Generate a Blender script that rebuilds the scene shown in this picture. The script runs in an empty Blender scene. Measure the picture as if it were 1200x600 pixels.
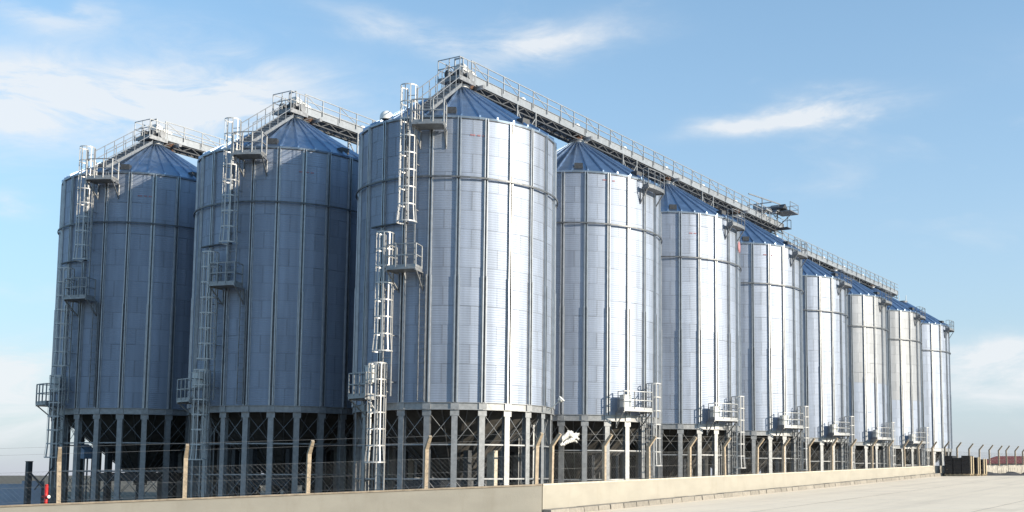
import bpy, math, random
from mathutils import Vector, Matrix
random.seed(7)
rad = math.radians
S = bpy.context.scene
COL = S.collection

# ------------------------------------------------------------------ camera
F_PX, CX_PX, CY_PX = 1356.463, 769.057, 422.308        # focal length and optical centre in photo pixels (1200 x 600)
YAW, PITCH = -0.51, 0.099
CAM = Vector((34.219, -42.109, 1.65))
FW = Vector((math.sin(YAW)*math.cos(PITCH), math.cos(YAW)*math.cos(PITCH), math.sin(PITCH)))
RT = Vector((math.cos(YAW), -math.sin(YAW), 0.0))
UP = RT.cross(FW)
cam_d = bpy.data.cameras.new('camera')
cam_d.sensor_fit = 'HORIZONTAL'; cam_d.sensor_width = 36.0
cam_d.lens = F_PX/1200*36.0
cam_d.shift_x = (600-CX_PX)/1200
cam_d.shift_y = (CY_PX-300)/1200
cam_d.clip_start = 0.5; cam_d.clip_end = 20000
cam = bpy.data.objects.new('camera', cam_d); COL.objects.link(cam)
M = Matrix.Identity(4)
for i in range(3):
    M[i][0] = RT[i]; M[i][1] = UP[i]; M[i][2] = -FW[i]; M[i][3] = CAM[i]
cam.matrix_world = M
S.camera = cam
def ray(x, y): return FW + RT*((x-CX_PX)/F_PX) - UP*((y-CY_PX)/F_PX)
def at_x(x, y, X): d = ray(x, y); return CAM + d*((X-CAM.x)/d.x)
def at_z(x, y, Z): d = ray(x, y); return CAM + d*((Z-CAM.z)/d.z)
def at_depth(x, y, D): return CAM + ray(x, y)*D

# ------------------------------------------------------------------ light
SUN_AZ, SUN_EL = rad(11.0), rad(18.0)      # azimuth counter-clockwise from +X
sun_dir = Vector((math.cos(SUN_AZ)*math.cos(SUN_EL), math.sin(SUN_AZ)*math.cos(SUN_EL), math.sin(SUN_EL)))
sl = bpy.data.lights.new('sun', 'SUN'); sl.energy = 5.0; sl.angle = rad(0.53); sl.color = (1.0, 0.88, 0.70)
so = bpy.data.objects.new('sun', sl); COL.objects.link(so)
so.rotation_euler = (-sun_dir).to_track_quat('-Z', 'Y').to_euler()
so.location = (60, 20, 60)
S.view_settings.view_transform = 'Standard'; S.view_settings.look = 'None'
S.view_settings.gamma = 1.0; S.view_settings.exposure = 0.5
S.render.engine = 'CYCLES'

def world():
    W = bpy.data.worlds.new('World'); S.world = W; W.use_nodes = True
    nt = W.node_tree; N = nt.nodes; L = nt.links; N.clear()
    def m(op, a, b=None, c=None, clamp=False):
        n = N.new('ShaderNodeMath'); n.operation = op; n.use_clamp = clamp
        for i, v in enumerate((a, b, c)):
            if v is None: continue
            if isinstance(v, (int, float)): n.inputs[i].default_value = v
            else: L.new(v, n.inputs[i])
        return n.outputs[0]
    out = N.new('ShaderNodeOutputWorld'); bg = N.new('ShaderNodeBackground')
    sky = N.new('ShaderNodeTexSky'); sky.sky_type = 'NISHITA'; sky.sun_disc = False
    sky.sun_elevation = SUN_EL; sky.sun_rotation = math.pi/2 - SUN_AZ
    sky.altitude = 300; sky.air_density = 1.0; sky.dust_density = 0.25; sky.ozone_density = 1.0
    tc = N.new('ShaderNodeTexCoord'); sep = N.new('ShaderNodeSeparateXYZ'); L.new(tc.outputs['Generated'], sep.inputs[0])
    dx, dy, dz = sep.outputs
    az = m('ARCTAN2', dx, dy); el = m('ARCSINE', dz)
    def noise(scale, detail, rough, vec, dist=0.0):
        n = N.new('ShaderNodeTexNoise'); n.inputs['Scale'].default_value = scale; n.inputs['Detail'].default_value = detail
        n.inputs['Roughness'].default_value = rough; n.inputs['Distortion'].default_value = dist
        L.new(vec, n.inputs['Vector']); return n
    cmb = N.new('ShaderNodeCombineXYZ'); L.new(az, cmb.inputs[0]); L.new(m('MULTIPLY', el, 2.6), cmb.inputs[1])
    vec = cmb.outputs[0]
    # slanted copy of the coordinates for the combed cirrus streaks
    cmb2 = N.new('ShaderNodeCombineXYZ')
    L.new(m('ADD', az, m('MULTIPLY', el, 0.9)), cmb2.inputs[0])
    L.new(m('ADD', m('MULTIPLY', el, 3.4), m('MULTIPLY', az, -0.5)), cmb2.inputs[1])
    big = noise(5.0, 6, 0.55, vec, 0.4).outputs['Fac']
    fine = noise(8.0, 12, 0.66, cmb2.outputs[0], 0.8).outputs['Fac']
    wob = noise(7.0, 5, 0.6, vec, 0.0)
    sw = N.new('ShaderNodeSeparateColor'); L.new(wob.outputs['Color'], sw.inputs[0])
    azw = m('ADD', az, m('MULTIPLY', m('SUBTRACT', sw.outputs[0], 0.5), 0.16))
    elw = m('ADD', el, m('MULTIPLY', m('SUBTRACT', sw.outputs[1], 0.5), 0.05))
    # cirrus banks seen in the photo: (px, py, half width px, half height px, weight, tilt)
    banks = [(150, 112, 180, 44, 1.15, 0.10), (300, 150, 120, 24, .55, 0.0), (330, 80, 120, 20, .30, -.2), (635, 46, 95, 22, .85, .10),
             (480, 42, 100, 14, .35, -.15), (940, 138, 92, 16, .95, .12), (850, 150, 60, 12, .3, .1), (40, 22, 60, 12, .35, 0), (110, 15, 40, 9, .3, .3),
             (5, 236, 28, 14, .5, 0), (1150, 412, 90, 18, 1.2, .05), (1190, 452, 90, 24, .8, 0), (15, 440, 70, 28, 1.3, 0), (0, 490, 120, 26, .6, 0),
             (-220, 120, 200, 50, .7, .1), (1500, 200, 160, 30, .6, .1), (1450, 60, 160, 26, .5, -.1), (300, -140, 260, 40, .6, .1), (950, -200, 240, 40, .6, 0)]
    acc = None
    for (px, py, hw, hh, wt, tl) in banks:
        d = ray(px, py).normalized(); a0 = math.atan2(d.x, d.y); e0 = math.asin(d.z)
        sx, sy = hw/F_PX, hh/F_PX
        da = m('SUBTRACT', azw, a0); de = m('SUBTRACT', m('SUBTRACT', elw, e0), m('MULTIPLY', da, tl))
        u = m('DIVIDE', da, sx); v = m('DIVIDE', de, sy)
        r2 = m('ADD', m('MULTIPLY', u, u), m('MULTIPLY', v, v))
        g = m('MULTIPLY', m('EXPONENT', m('MULTIPLY', r2, -1.1)), wt)
        acc = g if acc is None else m('ADD', acc, g)
    # scattered thin cirrus all round the sky, away from the view as well
    gen = N.new('ShaderNodeMapRange'); gen.inputs['From Min'].default_value = .56; gen.inputs['From Max'].default_value = .80
    gen.inputs['To Min'].default_value = 0; gen.inputs['To Max'].default_value = .35; L.new(big, gen.inputs['Value'])
    acc = m('ADD', acc, gen.outputs[0])
    tex = N.new('ShaderNodeMapRange'); tex.inputs['From Min'].default_value = .36; tex.inputs['From Max'].default_value = .62
    L.new(fine, tex.inputs['Value'])
    dens = m('MULTIPLY', acc, m('ADD', m('MULTIPLY', tex.outputs[0], 0.8), 0.2))
    dens = m('MINIMUM', m('MULTIPLY', dens, 1.35), 0.85)
    # pale vapour that thickens towards the horizon, all round
    hz = m('ADD', m('MULTIPLY', m('EXPONENT', m('MULTIPLY', m('MAXIMUM', el, 0.0), -3.3)), 0.95), 0.02)
    tint = N.new('ShaderNodeMix'); tint.data_type = 'RGBA'; tint.blend_type = 'MULTIPLY'; tint.inputs['Factor'].default_value = 1.0
    L.new(sky.outputs[0], tint.inputs['A']); tint.inputs['B'].default_value = SKY_TINT
    vap = N.new('ShaderNodeMix'); vap.data_type = 'RGBA'
    L.new(hz, vap.inputs['Factor']); L.new(tint.outputs['Result'], vap.inputs['A']); vap.inputs['B'].default_value = VAPOUR
    mix = N.new('ShaderNodeMix'); mix.data_type = 'RGBA'
    L.new(dens, mix.inputs['Factor']); L.new(vap.outputs['Result'], mix.inputs['A']); mix.inputs['B'].default_value = CLOUD
    L.new(mix.outputs['Result'], bg.inputs['Color']); bg.inputs['Strength'].default_value = 0.143
    L.new(bg.outputs[0], out.inputs['Surface'])
SKY_TINT = (.70, 1.15, 1.28, 1)
VAPOUR = (2.80, 2.90, 3.36, 1)
CLOUD = (4.35, 4.5, 4.65, 1)
world()

# ------------------------------------------------------------------ mesh helpers
class MB:
    def __init__(s): s.v = []; s.f = []; s.sm = []; s.uv = []
    def quad(s, pts, smooth=False, uv=None):
        b = len(s.v); s.v += [tuple(p) for p in pts]; s.f.append(tuple(range(b, b+len(pts)))); s.sm.append(smooth)
        s.uv.append(uv or [(0.5, 0.5)]*len(pts)); return s
    def hexa(s, c):            # eight corners: bottom 0-3 ccw, top 4-7
        b = len(s.v); s.v += [tuple(p) for p in c]
        for f in ((3, 2, 1, 0), (4, 5, 6, 7), (0, 1, 5, 4), (1, 2, 6, 5), (2, 3, 7, 6), (3, 0, 4, 7)):
            s.f.append(tuple(b+i for i in f)); s.sm.append(False); s.uv.append([(.5, .5)]*4)
        return s
    def box(s, x0, x1, y0, y1, z0, z1):
        return s.hexa([(x0, y0, z0), (x1, y0, z0), (x1, y1, z0), (x0, y1, z0), (x0, y0, z1), (x1, y0, z1), (x1, y1, z1), (x0, y1, z1)])
    def beam(s, a, b, w, h, up=(0, 0, 1)):     # rectangular bar from a to b
        a, b = Vector(a), Vector(b); d = (b-a).normalized(); u = Vector(up)
        if abs(d.dot(u)) > .98: u = Vector((1, 0, 0)) if abs(d.x) < .9 else Vector((0, 1, 0))
        sd = d.cross(u).normalized(); u = sd.cross(d).normalized()
        sd *= w/2; u *= h/2
        return s.hexa([a-sd-u, a+sd-u, b+sd-u, b-sd-u, a-sd+u, a+sd+u, b+sd+u, b-sd+u])
    def tube(s, a, b, r, n=6, r2=None, cap=True):
        a, b = Vector(a), Vector(b); d = (b-a).normalized()
        u = d.orthogonal().normalized(); w = d.cross(u); r2 = r if r2 is None else r2
        k = len(s.v)
        for p, q in ((a, r), (b, r2)):
            for i in range(n):
                t = 2*math.pi*i/n; s.v.append(tuple(p+u*(q*math.cos(t))+w*(q*math.sin(t))))
        for i in range(n):
            j = (i+1) % n; s.f.append((k+i, k+j, k+n+j, k+n+i)); s.sm.append(n > 6); s.uv.append([(.5, .5)]*4)
        if cap:
            s.f.append(tuple(k+i for i in reversed(range(n)))); s.sm.append(False); s.uv.append([(.5, .5)]*n)
            s.f.append(tuple(k+n+i for i in range(n))); s.sm.append(False); s.uv.append([(.5, .5)]*n)
        return s
    def path(s, pts, r, n=6):
        for a, b in zip(pts, pts[1:]): s.tube(a, b, r, n)
        return s
    def lathe(s, prof, n=48, a0=0, a1=2*math.pi, smooth=True, c=(0, 0)):
        full = abs(a1-a0-2*math.pi) < 1e-6; m_ = n if full else n+1; k = len(s.v)
        for i in range(m_):
            t = a0+(a1-a0)*i/n
            for (r, z) in prof: s.v.append((c[0]+r*math.cos(t), c[1]+r*math.sin(t), z))
        P = len(prof)
        for i in range(n):
            j = (i+1) % m_
            for q in range(P-1):
                s.f.append((k+i*P+q, k+j*P+q, k+j*P+q+1, k+i*P+q+1)); s.sm.append(smooth); s.uv.append([(.5, .5)]*4)
        return s
    def mesh(s, name, mat):
        me = bpy.data.meshes.new(name); me.from_pydata(s.v, [], s.f)
        me.polygons.foreach_set('use_smooth', s.sm)
        ul = me.uv_layers.new(name='UVMap')
        fl = [c for f in s.uv for p in f for c in p]
        ul.data.foreach_set('uv', fl)
        me.materials.append(mat); me.update(); return me
    def build(s, name, mat, parent=None): return link(name, s.mesh(name, mat), parent)
def link(name, me, parent=None, loc=None, rz=None):
    o = bpy.data.objects.new(name, me); COL.objects.link(o)
    if parent is not None: o.parent = parent
    if loc is not None: o.location = loc
    if rz is not None: o.rotation_euler = (0, 0, rz)
    return o
def empty(name, loc=(0, 0, 0), rz=0):
    o = bpy.data.objects.new(name, None); o.empty_display_size = .3; COL.objects.link(o); o.location = loc; o.rotation_euler = (0, 0, rz); return o
def tag(o, label=None, cat=None, group=None, kind=None):
    if label: o['label'] = label
    if cat: o['category'] = cat
    if group: o['group'] = group
    if kind: o['kind'] = kind
    return o
def pol(a, r, z): return Vector((r*math.cos(a), r*math.sin(a), z))

# ------------------------------------------------------------------ materials
def mat(name, col, rough=.6, metal=0.0, nscale=3.0, namp=.15, col2=None, bump=0.0, bscale=40.0, rnd=0.0, stretch=(1, 1, 1), rvar=0.0, spec=.5, detail=6.0):
    m = bpy.data.materials.new(name); m.use_nodes = True
    nt = m.node_tree; N = nt.nodes; L = nt.links
    b = N['Principled BSDF']; b.inputs['Roughness'].default_value = rough; b.inputs['Metallic'].default_value = metal
    b.inputs['Specular IOR Level'].default_value = spec
    tc = N.new('ShaderNodeTexCoord'); mp = N.new('ShaderNodeMapping'); mp.inputs['Scale'].default_value = stretch
    L.new(tc.outputs['Object'], mp.inputs['Vector'])
    no = N.new('ShaderNodeTexNoise'); no.inputs['Scale'].default_value = nscale; no.inputs['Detail'].default_value = detail
    if rnd:
        oi0 = N.new('ShaderNodeObjectInfo'); of = N.new('ShaderNodeVectorMath'); of.operation = 'ADD'; sc0 = N.new('ShaderNodeMath'); sc0.operation = 'MULTIPLY'; sc0.inputs[1].default_value = 91.0
        L.new(oi0.outputs['Random'], sc0.inputs[0]); L.new(mp.outputs[0], of.inputs[0]); L.new(sc0.outputs[0], of.inputs[1]); L.new(of.outputs[0], no.inputs['Vector'])
    else: L.new(mp.outputs[0], no.inputs['Vector'])
    cr = N.new('ShaderNodeValToRGB'); c2 = col2 or tuple(c*(1-namp*2) for c in col)
    cr.color_ramp.elements[0].position = .32; cr.color_ramp.elements[0].color = (*c2, 1)
    cr.color_ramp.elements[1].position = .68; cr.color_ramp.elements[1].color = (*col, 1)
    L.new(no.outputs['Fac'], cr.inputs[0])
    last = cr.outputs[0]
    if rnd:
        oi = N.new('ShaderNodeObjectInfo'); mr = N.new('ShaderNodeMapRange'); mr.inputs['To Min'].default_value = 1-rnd; mr.inputs['To Max'].default_value = 1+rnd*.6
        L.new(oi.outputs['Random'], mr.inputs['Value'])
        mx = N.new('ShaderNodeVectorMath'); mx.operation = 'SCALE'; L.new(last, mx.inputs[0]); L.new(mr.outputs[0], mx.inputs['Scale']); last = mx.outputs[0]
    L.new(last, b.inputs['Base Color'])
    if rvar:
        mr2 = N.new('ShaderNodeMapRange'); mr2.inputs['To Min'].default_value = rough-rvar; mr2.inputs['To Max'].default_value = rough+rvar
        L.new(no.outputs['Fac'], mr2.inputs['Value']); L.new(mr2.outputs[0], b.inputs['Roughness'])
    if bump:
        n2 = N.new('ShaderNodeTexNoise'); n2.inputs['Scale'].default_value = bscale; n2.inputs['Detail'].default_value = 5; L.new(tc.outputs['Object'], n2.inputs['Vector'])
        bp = N.new('ShaderNodeBump'); bp.inputs['Strength'].default_value = bump; bp.inputs['Distance'].default_value = .02
        L.new(n2.outputs['Fac'], bp.inputs['Height']); L.new(bp.outputs[0], b.inputs['Normal'])
    return m

def sheet_mat(name, col, rough, dull=0.0):
    m = mat(name, col, rough, .52, nscale=1.3, namp=.05, rnd=.055, stretch=(1, 1, .35), rvar=.05)
    nt = m.node_tree; N = nt.nodes; L = nt.links; b = N['Principled BSDF']
    src = b.inputs['Base Color'].links[0].from_socket
    uv = N.new('ShaderNodeUVMap'); sp = N.new('ShaderNodeSeparateXYZ'); L.new(uv.outputs[0], sp.inputs[0])
    def edge(sock, w):
        a = N.new('ShaderNodeMath'); a.operation = 'PINGPONG'; a.inputs[1].default_value = .5; L.new(sock, a.inputs[0])
        r = N.new('ShaderNodeMapRange'); r.inputs['From Max'].default_value = w; r.inputs['To Min'].default_value = 1; r.inputs['To Max'].default_value = 0
        L.new(a.outputs[0], r.inputs['Value']); return r.outputs[0]
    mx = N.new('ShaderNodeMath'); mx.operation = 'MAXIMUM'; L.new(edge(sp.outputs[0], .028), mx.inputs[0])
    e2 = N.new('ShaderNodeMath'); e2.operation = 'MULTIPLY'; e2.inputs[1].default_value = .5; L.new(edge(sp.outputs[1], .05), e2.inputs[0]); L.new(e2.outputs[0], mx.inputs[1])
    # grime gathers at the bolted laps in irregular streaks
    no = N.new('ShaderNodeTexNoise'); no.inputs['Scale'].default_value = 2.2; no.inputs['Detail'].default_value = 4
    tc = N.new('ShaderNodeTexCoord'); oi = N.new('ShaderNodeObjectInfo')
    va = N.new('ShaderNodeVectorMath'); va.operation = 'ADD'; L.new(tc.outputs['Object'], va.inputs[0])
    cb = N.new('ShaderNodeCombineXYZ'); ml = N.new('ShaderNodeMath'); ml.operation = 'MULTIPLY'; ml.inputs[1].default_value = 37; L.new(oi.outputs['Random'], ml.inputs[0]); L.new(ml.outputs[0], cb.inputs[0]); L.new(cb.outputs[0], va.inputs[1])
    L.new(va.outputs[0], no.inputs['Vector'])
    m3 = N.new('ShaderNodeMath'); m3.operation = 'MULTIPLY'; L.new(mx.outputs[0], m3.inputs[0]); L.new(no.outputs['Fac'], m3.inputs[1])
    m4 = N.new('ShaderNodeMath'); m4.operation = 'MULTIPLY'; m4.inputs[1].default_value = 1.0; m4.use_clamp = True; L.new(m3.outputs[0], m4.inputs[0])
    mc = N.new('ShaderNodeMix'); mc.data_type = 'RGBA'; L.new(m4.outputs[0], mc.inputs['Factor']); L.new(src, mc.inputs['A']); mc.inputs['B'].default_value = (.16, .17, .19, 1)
    # long vertical dust and rain streaks running over the whole wall
    ge = N.new('ShaderNodeNewGeometry'); sc = N.new('ShaderNodeMapping'); sc.inputs['Scale'].default_value = (2.6, 2.6, .16); L.new(ge.outputs['Position'], sc.inputs['Vector'])
    ns = N.new('ShaderNodeTexNoise'); ns.inputs['Scale'].default_value = 1.0; ns.inputs['Detail'].default_value = 7; L.new(sc.outputs[0], ns.inputs['Vector'])
    rm = N.new('ShaderNodeMapRange'); rm.inputs['From Min'].default_value = .3; rm.inputs['From Max'].default_value = .7; rm.inputs['To Min'].default_value = .80; rm.inputs['To Max'].default_value = 1.10; L.new(ns.outputs['Fac'], rm.inputs['Value'])
    vs = N.new('ShaderNodeVectorMath'); vs.operation = 'SCALE'; L.new(mc.outputs['Result'], vs.inputs[0]); L.new(rm.outputs[0], vs.inputs['Scale'])
    L.new(vs.outputs[0], b.inputs['Base Color'])
    return m

MT = {}
MT['sheet'] = sheet_mat('galvanised_sheet', (.312, .36, .455), .60)
MT['sheet_dull'] = sheet_mat('weathered_galvanised_sheet', (.315, .335, .37), .62)
MT['stiff'] = mat('galvanised_stiffener', (.46, .48, .51), .42, .8, 4, .10, rnd=.06)
MT['roof'] = mat('galvanised_roof_sheet', (.36, .47, .63), .40, .95, 2.0, .12, rnd=.08, rvar=.06)
MT['frame'] = mat('galvanised_frame_steel', (.36, .37, .385), .48, .5, 6, .14, rnd=.05)
MT['bright'] = mat('bright_galvanised_bar', (.52, .52, .52), .45, .3, 8, .08)
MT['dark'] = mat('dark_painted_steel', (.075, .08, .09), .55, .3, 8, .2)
MT['midsteel'] = mat('grey_weathered_steel', (.26, .27, .29), .5, .5, 6, .2)
MT['darkzinc'] = mat('dark_zinc_and_groove_shade', (.15, .16, .175), .5, .5, 6, .2)  # zinc of the wind ring, also the shade coloured into stiffener grooves
MT['rust'] = mat('rusty_steel', (.16, .085, .055), .8, .1, 9, .25)
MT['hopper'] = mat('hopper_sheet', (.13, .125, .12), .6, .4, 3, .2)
MT['plate'] = mat('pale_conveyor_plate', (.30, .325, .36), .5, .3, 5, .1, rnd=.08)
MT['white'] = mat('white_plastic', (.80, .80, .78), .4, 0, 4, .03)
MT['cabinet'] = mat('pale_grey_cabinet', (.62, .64, .63), .45, 0, 4, .05)
MT['post'] = mat('tan_concrete', (.47, .38, .28), .9, 0, 9, .16, bump=.5, bscale=60)
MT['plaster'] = mat('cream_plaster', (.375, .35, .30), .9, 0, .8, .06, bump=.25, bscale=25, stretch=(1, 1, 2.2))
def stained(m, streak, splash_col, zlow, zhigh):
    nt = m.node_tree; N = nt.nodes; L = nt.links; b = N['Principled BSDF']; src = b.inputs['Base Color'].links[0].from_socket
    ge = N.new('ShaderNodeNewGeometry'); mp = N.new('ShaderNodeMapping'); mp.inputs['Scale'].default_value = streak; L.new(ge.outputs['Position'], mp.inputs['Vector'])
    n = N.new('ShaderNodeTexNoise'); n.inputs['Scale'].default_value = 1; n.inputs['Detail'].default_value = 9; n.inputs['Roughness'].default_value = .65; L.new(mp.outputs[0], n.inputs['Vector'])
    r = N.new('ShaderNodeMapRange'); r.inputs['From Min'].default_value = zlow; r.inputs['From Max'].default_value = zhigh; r.inputs['To Max'].default_value = .42; L.new(n.outputs['Fac'], r.inputs['Value'])
    mx = N.new('ShaderNodeMix'); mx.data_type = 'RGBA'; L.new(r.outputs[0], mx.inputs['Factor']); L.new(src, mx.inputs['A']); mx.inputs['B'].default_value = (*splash_col, 1)
    L.new(mx.outputs['Result'], b.inputs['Base Color']); return m
stained(MT['plaster'], (1.6, 1.6, .5), (.27, .24, .19), .52, .78)
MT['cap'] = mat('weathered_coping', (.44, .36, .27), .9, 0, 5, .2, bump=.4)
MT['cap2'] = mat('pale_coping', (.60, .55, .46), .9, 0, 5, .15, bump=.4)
MT['kerb'] = mat('grey_kerb_concrete', (.30, .275, .24), .9, 0, 7, .12, bump=.4, rnd=.15)
MT['road'] = mat('pale_concrete_paving', (.90, .77, .60), .9, 0, .22, .05, bump=.25, bscale=18, detail=10)
stained(MT['road'], (.9, .05, .1), (.46, .38, .30), .50, .80)      # long tyre-worn streaks
stained(MT['road'], (.35, .35, .35), (.40, .34, .27), .56, .74)   # patches and spills
stained(MT['road'], (3.5, 3.5, 3.5), (.52, .44, .35), .55, .80)
MT['soil'] = mat('dark_asphalt_heap', (.05, .05, .055), .95, 0, 3, .25, bump=.8, bscale=6)
MT['dirt'] = mat('dry_field', (.10, .08, .055), 1, 0, .05, .2, col2=(.065, .058, .038), detail=10)
MT['bluewall'] = mat('blue_grey_painted_wall', (.40, .44, .52), .8, 0, 2, .08)
MT['red'] = mat('red_paint', (.55, .02, .02), .5, 0, 5, .1)
MT['redmark'] = mat('faded_red_stencil', (.42, .20, .22), .7, 0, 9, .1)
MT['stone'] = mat('rubble_stone', (.46, .43, .38), .95, 0, 2.5, .3, bump=1.0, bscale=4)
MT['black'] = mat('black_plastic_wrap', (.018, .018, .022), .55, 0, 5, .2)
MT['wood'] = mat('pallet_wood', (.46, .38, .26), .85, 0, 12, .2)
MT['redroof'] = mat('red_tile_roof', (.24, .045, .04), .75, 0, 4, .2)
MT['housewall'] = mat('house_plaster', (.55, .50, .44), .9, 0, 3, .1)
MT['glass'] = mat('dark_glass', (.03, .035, .04), .15, 0, 3, .1)
MT['tarp'] = mat('torn_white_sheet', (.72, .72, .70), .7, 0, 6, .06)
MT['bluepaint'] = mat('blue_painted_steel', (.28, .40, .58), .5, 0, 5, .1)
MT['wire'] = mat('galvanised_wire', (.20, .205, .21), .6, .3, 5, .1)

# ------------------------------------------------------------------ setting: ground, road, kerb
GZ = -0.05
def road_z(y):
    z = .21 + .0275*(y+7.3)
    if z < 0: z = 0.0
    return min(z, 1.62)
g = MB(); ext = 9000
g.quad([(-ext, -ext, GZ), (ext, -ext, GZ), (ext, ext, GZ), (-ext, ext, GZ)])
tag(g.build('ground', MT['dirt']), kind='structure')
WX = 10.0                                   # outer face of the long wall
corner = Vector((WX, -7.3, 0))
wall_left = at_depth(0, 592, 37.5); wall_left = Vector((wall_left.x, wall_left.y, 0))
wdir = (wall_left-corner).normalized(); wlen_f = (wall_left-corner).length
left_end = corner + wdir*(wlen_f+9.0)
r = MB(); ys = [-60, -45, -30, -22, -16] + [-14+i*2.0 for i in range(29)] + [50, 80, 130, 220]
for a, b in zip(ys, ys[1:]):
    xs = [WX-.05, 20, 30, 44] if a >= -8 else [12, 20, 30, 44]
    for p, q in zip(xs, xs[1:]):
        r.quad([(p, a, road_z(a)), (q, a, road_z(a)), (q, b, road_z(b)), (p, b, road_z(b))])
tag(r.build('road', MT['road']), kind='structure')

kerb = empty('kerb', (WX, -7.3, 0)); tag(kerb, kind='structure')
y = -7.25; km = []
for L_ in (.98, .7, 1.2, .86): km.append((L_, MB().hexa([(.02, 0, -.3), (.42, 0, -.3), (.42, L_, -.3), (.02, L_, -.3), (.02, 0, .20), (.36, .01, .18), (.36, L_-.01, .18), (.02, L_, .20)]).mesh('kerb_stone', MT['kerb'])))
while y < 62:
    L_, me = random.choice(km)
    o = link('kerb_stone', me, kerb, (random.uniform(-.012, .012), y+7.3, road_z(y+L_/2)+random.uniform(-.008, .008)))
    o.rotation_euler = (.0275 if y < 44 else 0, 0, random.uniform(-.012, .012)); y += L_+.03

# painted cracks / joints of the paving are real grooves filled with darker mortar strips
jt = empty('road_joints', (20, 0, 0)); tag(jt, kind='structure')
def joint(x0, y0, x1, y1, w=.035):
    b = MB(); n = 24; pts = []
    for i in range(n+1):
        t = i/n; x = x0+(x1-x0)*t; yy = y0+(y1-y0)*t
        pts.append((x+random.uniform(-.03, .03), yy+random.uniform(-.03, .03)))
    d = Vector((x1-x0, y1-y0)).normalized(); nx, ny = -d.y*w/2, d.x*w/2
    for a, c in zip(pts, pts[1:]):
        b.quad([(a[0]-nx-20, a[1]-ny, road_z(a[1])+.006), (a[0]+nx-20, a[1]+ny, road_z(a[1])+.006), (c[0]+nx-20, c[1]+ny, road_z(c[1])+.006), (c[0]-nx-20, c[1]-ny, road_z(c[1])+.006)])
    return b.build('joint', MT['kerb'], jt)
for yy in (4, 13, 22, 31, 40): joint(10.6, yy, 48, yy+.3)
for xx in (16.5, 24, 33): joint(xx, -6, xx, 44)

# ------------------------------------------------------------------ silos
R = 4.5; Z_BEAM, Z_WIND, Z_EAVE, Z_APEX = 4.72, 14.47, 17.22, 19.85
D_COL, D_ROW, GAP, SHIFT = 10.178, 10.965, 2.936, -1.486
NC = 15; CH = (Z_EAVE-Z_BEAM)/NC; NB = 24; PH = rad(9.0)
def silo_centre(i):
    if i <= 3: return (-(3-i)*D_ROW, 0.0)
    return (SHIFT if i > 6 else 0.0, (i-3)*D_COL + (GAP if i > 6 else 0.0))
def silo_dz(c): return -.006*c[1] - .017*c[0]

def sheet_mesh(m, name):
    b = MB(); cols, corr, sub = 8, 8, 4; rows = corr*sub; half = math.pi/12*1.012
    k = 0
    for j in range(rows+1):
        z = CH*j/rows*1.006
        for i in range(cols+1):
            t = -half+2*half*i/cols
            rr = R + .0042*math.cos(2*math.pi*j/sub) + .004*i/cols + .003*(1-j/rows)
            b.v.append((rr*math.cos(t), rr*math.sin(t), z))
    W_ = cols+1
    for j in range(rows):
        for i in range(cols):
            b.f.append((j*W_+i, j*W_+i+1, (j+1)*W_+i+1, (j+1)*W_+i)); b.sm.append(True)
            b.uv.append([(i/cols, j/rows), ((i+1)/cols, j/rows), ((i+1)/cols, (j+1)/rows), (i/cols, (j+1)/rows)])
    return b.mesh(name, m)
SHEET = sheet_mesh(MT['sheet'], 'wall_sheet'); SHEET_D = sheet_mesh(MT['sheet_dull'], 'wall_sheet_dull')

def stiff_mesh():
    b = MB()
    prof = [(-.135, .012), (-.105, .014), (-.092, .125), (-.046, .125), (-.038, .012), (.038, .012), (.046, .125), (.092, .125), (.105, .014), (.135, .012)]
    # heavier section below, lighter above, lapped at a splice
    for z0, z1, k in ((Z_BEAM+.01, 10.2, 1.0), (10.12, Z_EAVE-.06, .82)):
        for (y0, x0), (y1, x1) in zip(prof, prof[1:]):
            b.quad([(R+x0*k, y0*k, z0), (R+x1*k, y1*k, z0), (R+x1*k, y1*k, z1), (R+x0*k, y0*k, z1)])
        b.quad([(R+x*k, y*k, z1) for y, x in prof])
        b.quad([(R+x*k, y*k, z0) for y, x in reversed(prof)])
    return b.mesh('stiffener', MT['stiff'])
STIFF = stiff_mesh()
GROOVE_SHADE = MB().box(R+.010, R+.030, -.034, .034, Z_BEAM+.02, Z_EAVE-.08).mesh('groove_shade_strip', MT['darkzinc'])  # dark strip puts the groove's shade into colour along each stiffener

def leg_mesh():
    b = MB(); w, d, t = .25, .22, .018         # an I-section column
    b.box(R-.02, R-.02+t, -w/2, w/2, -.6, Z_BEAM-.02); b.box(R-.02-d, R-.02-d+t, -w/2, w/2, -.6, Z_BEAM-.02)
    b.box(R-.02-d+t, R-.02, -.008, .008, -.6, Z_BEAM-.02)
    b.box(R-.32, R+.10, -.22, .22, .03, .06)
    b.box(R+.0, R+.02, -.19, .19, Z_BEAM-.55, Z_BEAM-.30)
    return b.mesh('leg', MT['frame'])
LEG = leg_mesh()

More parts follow.
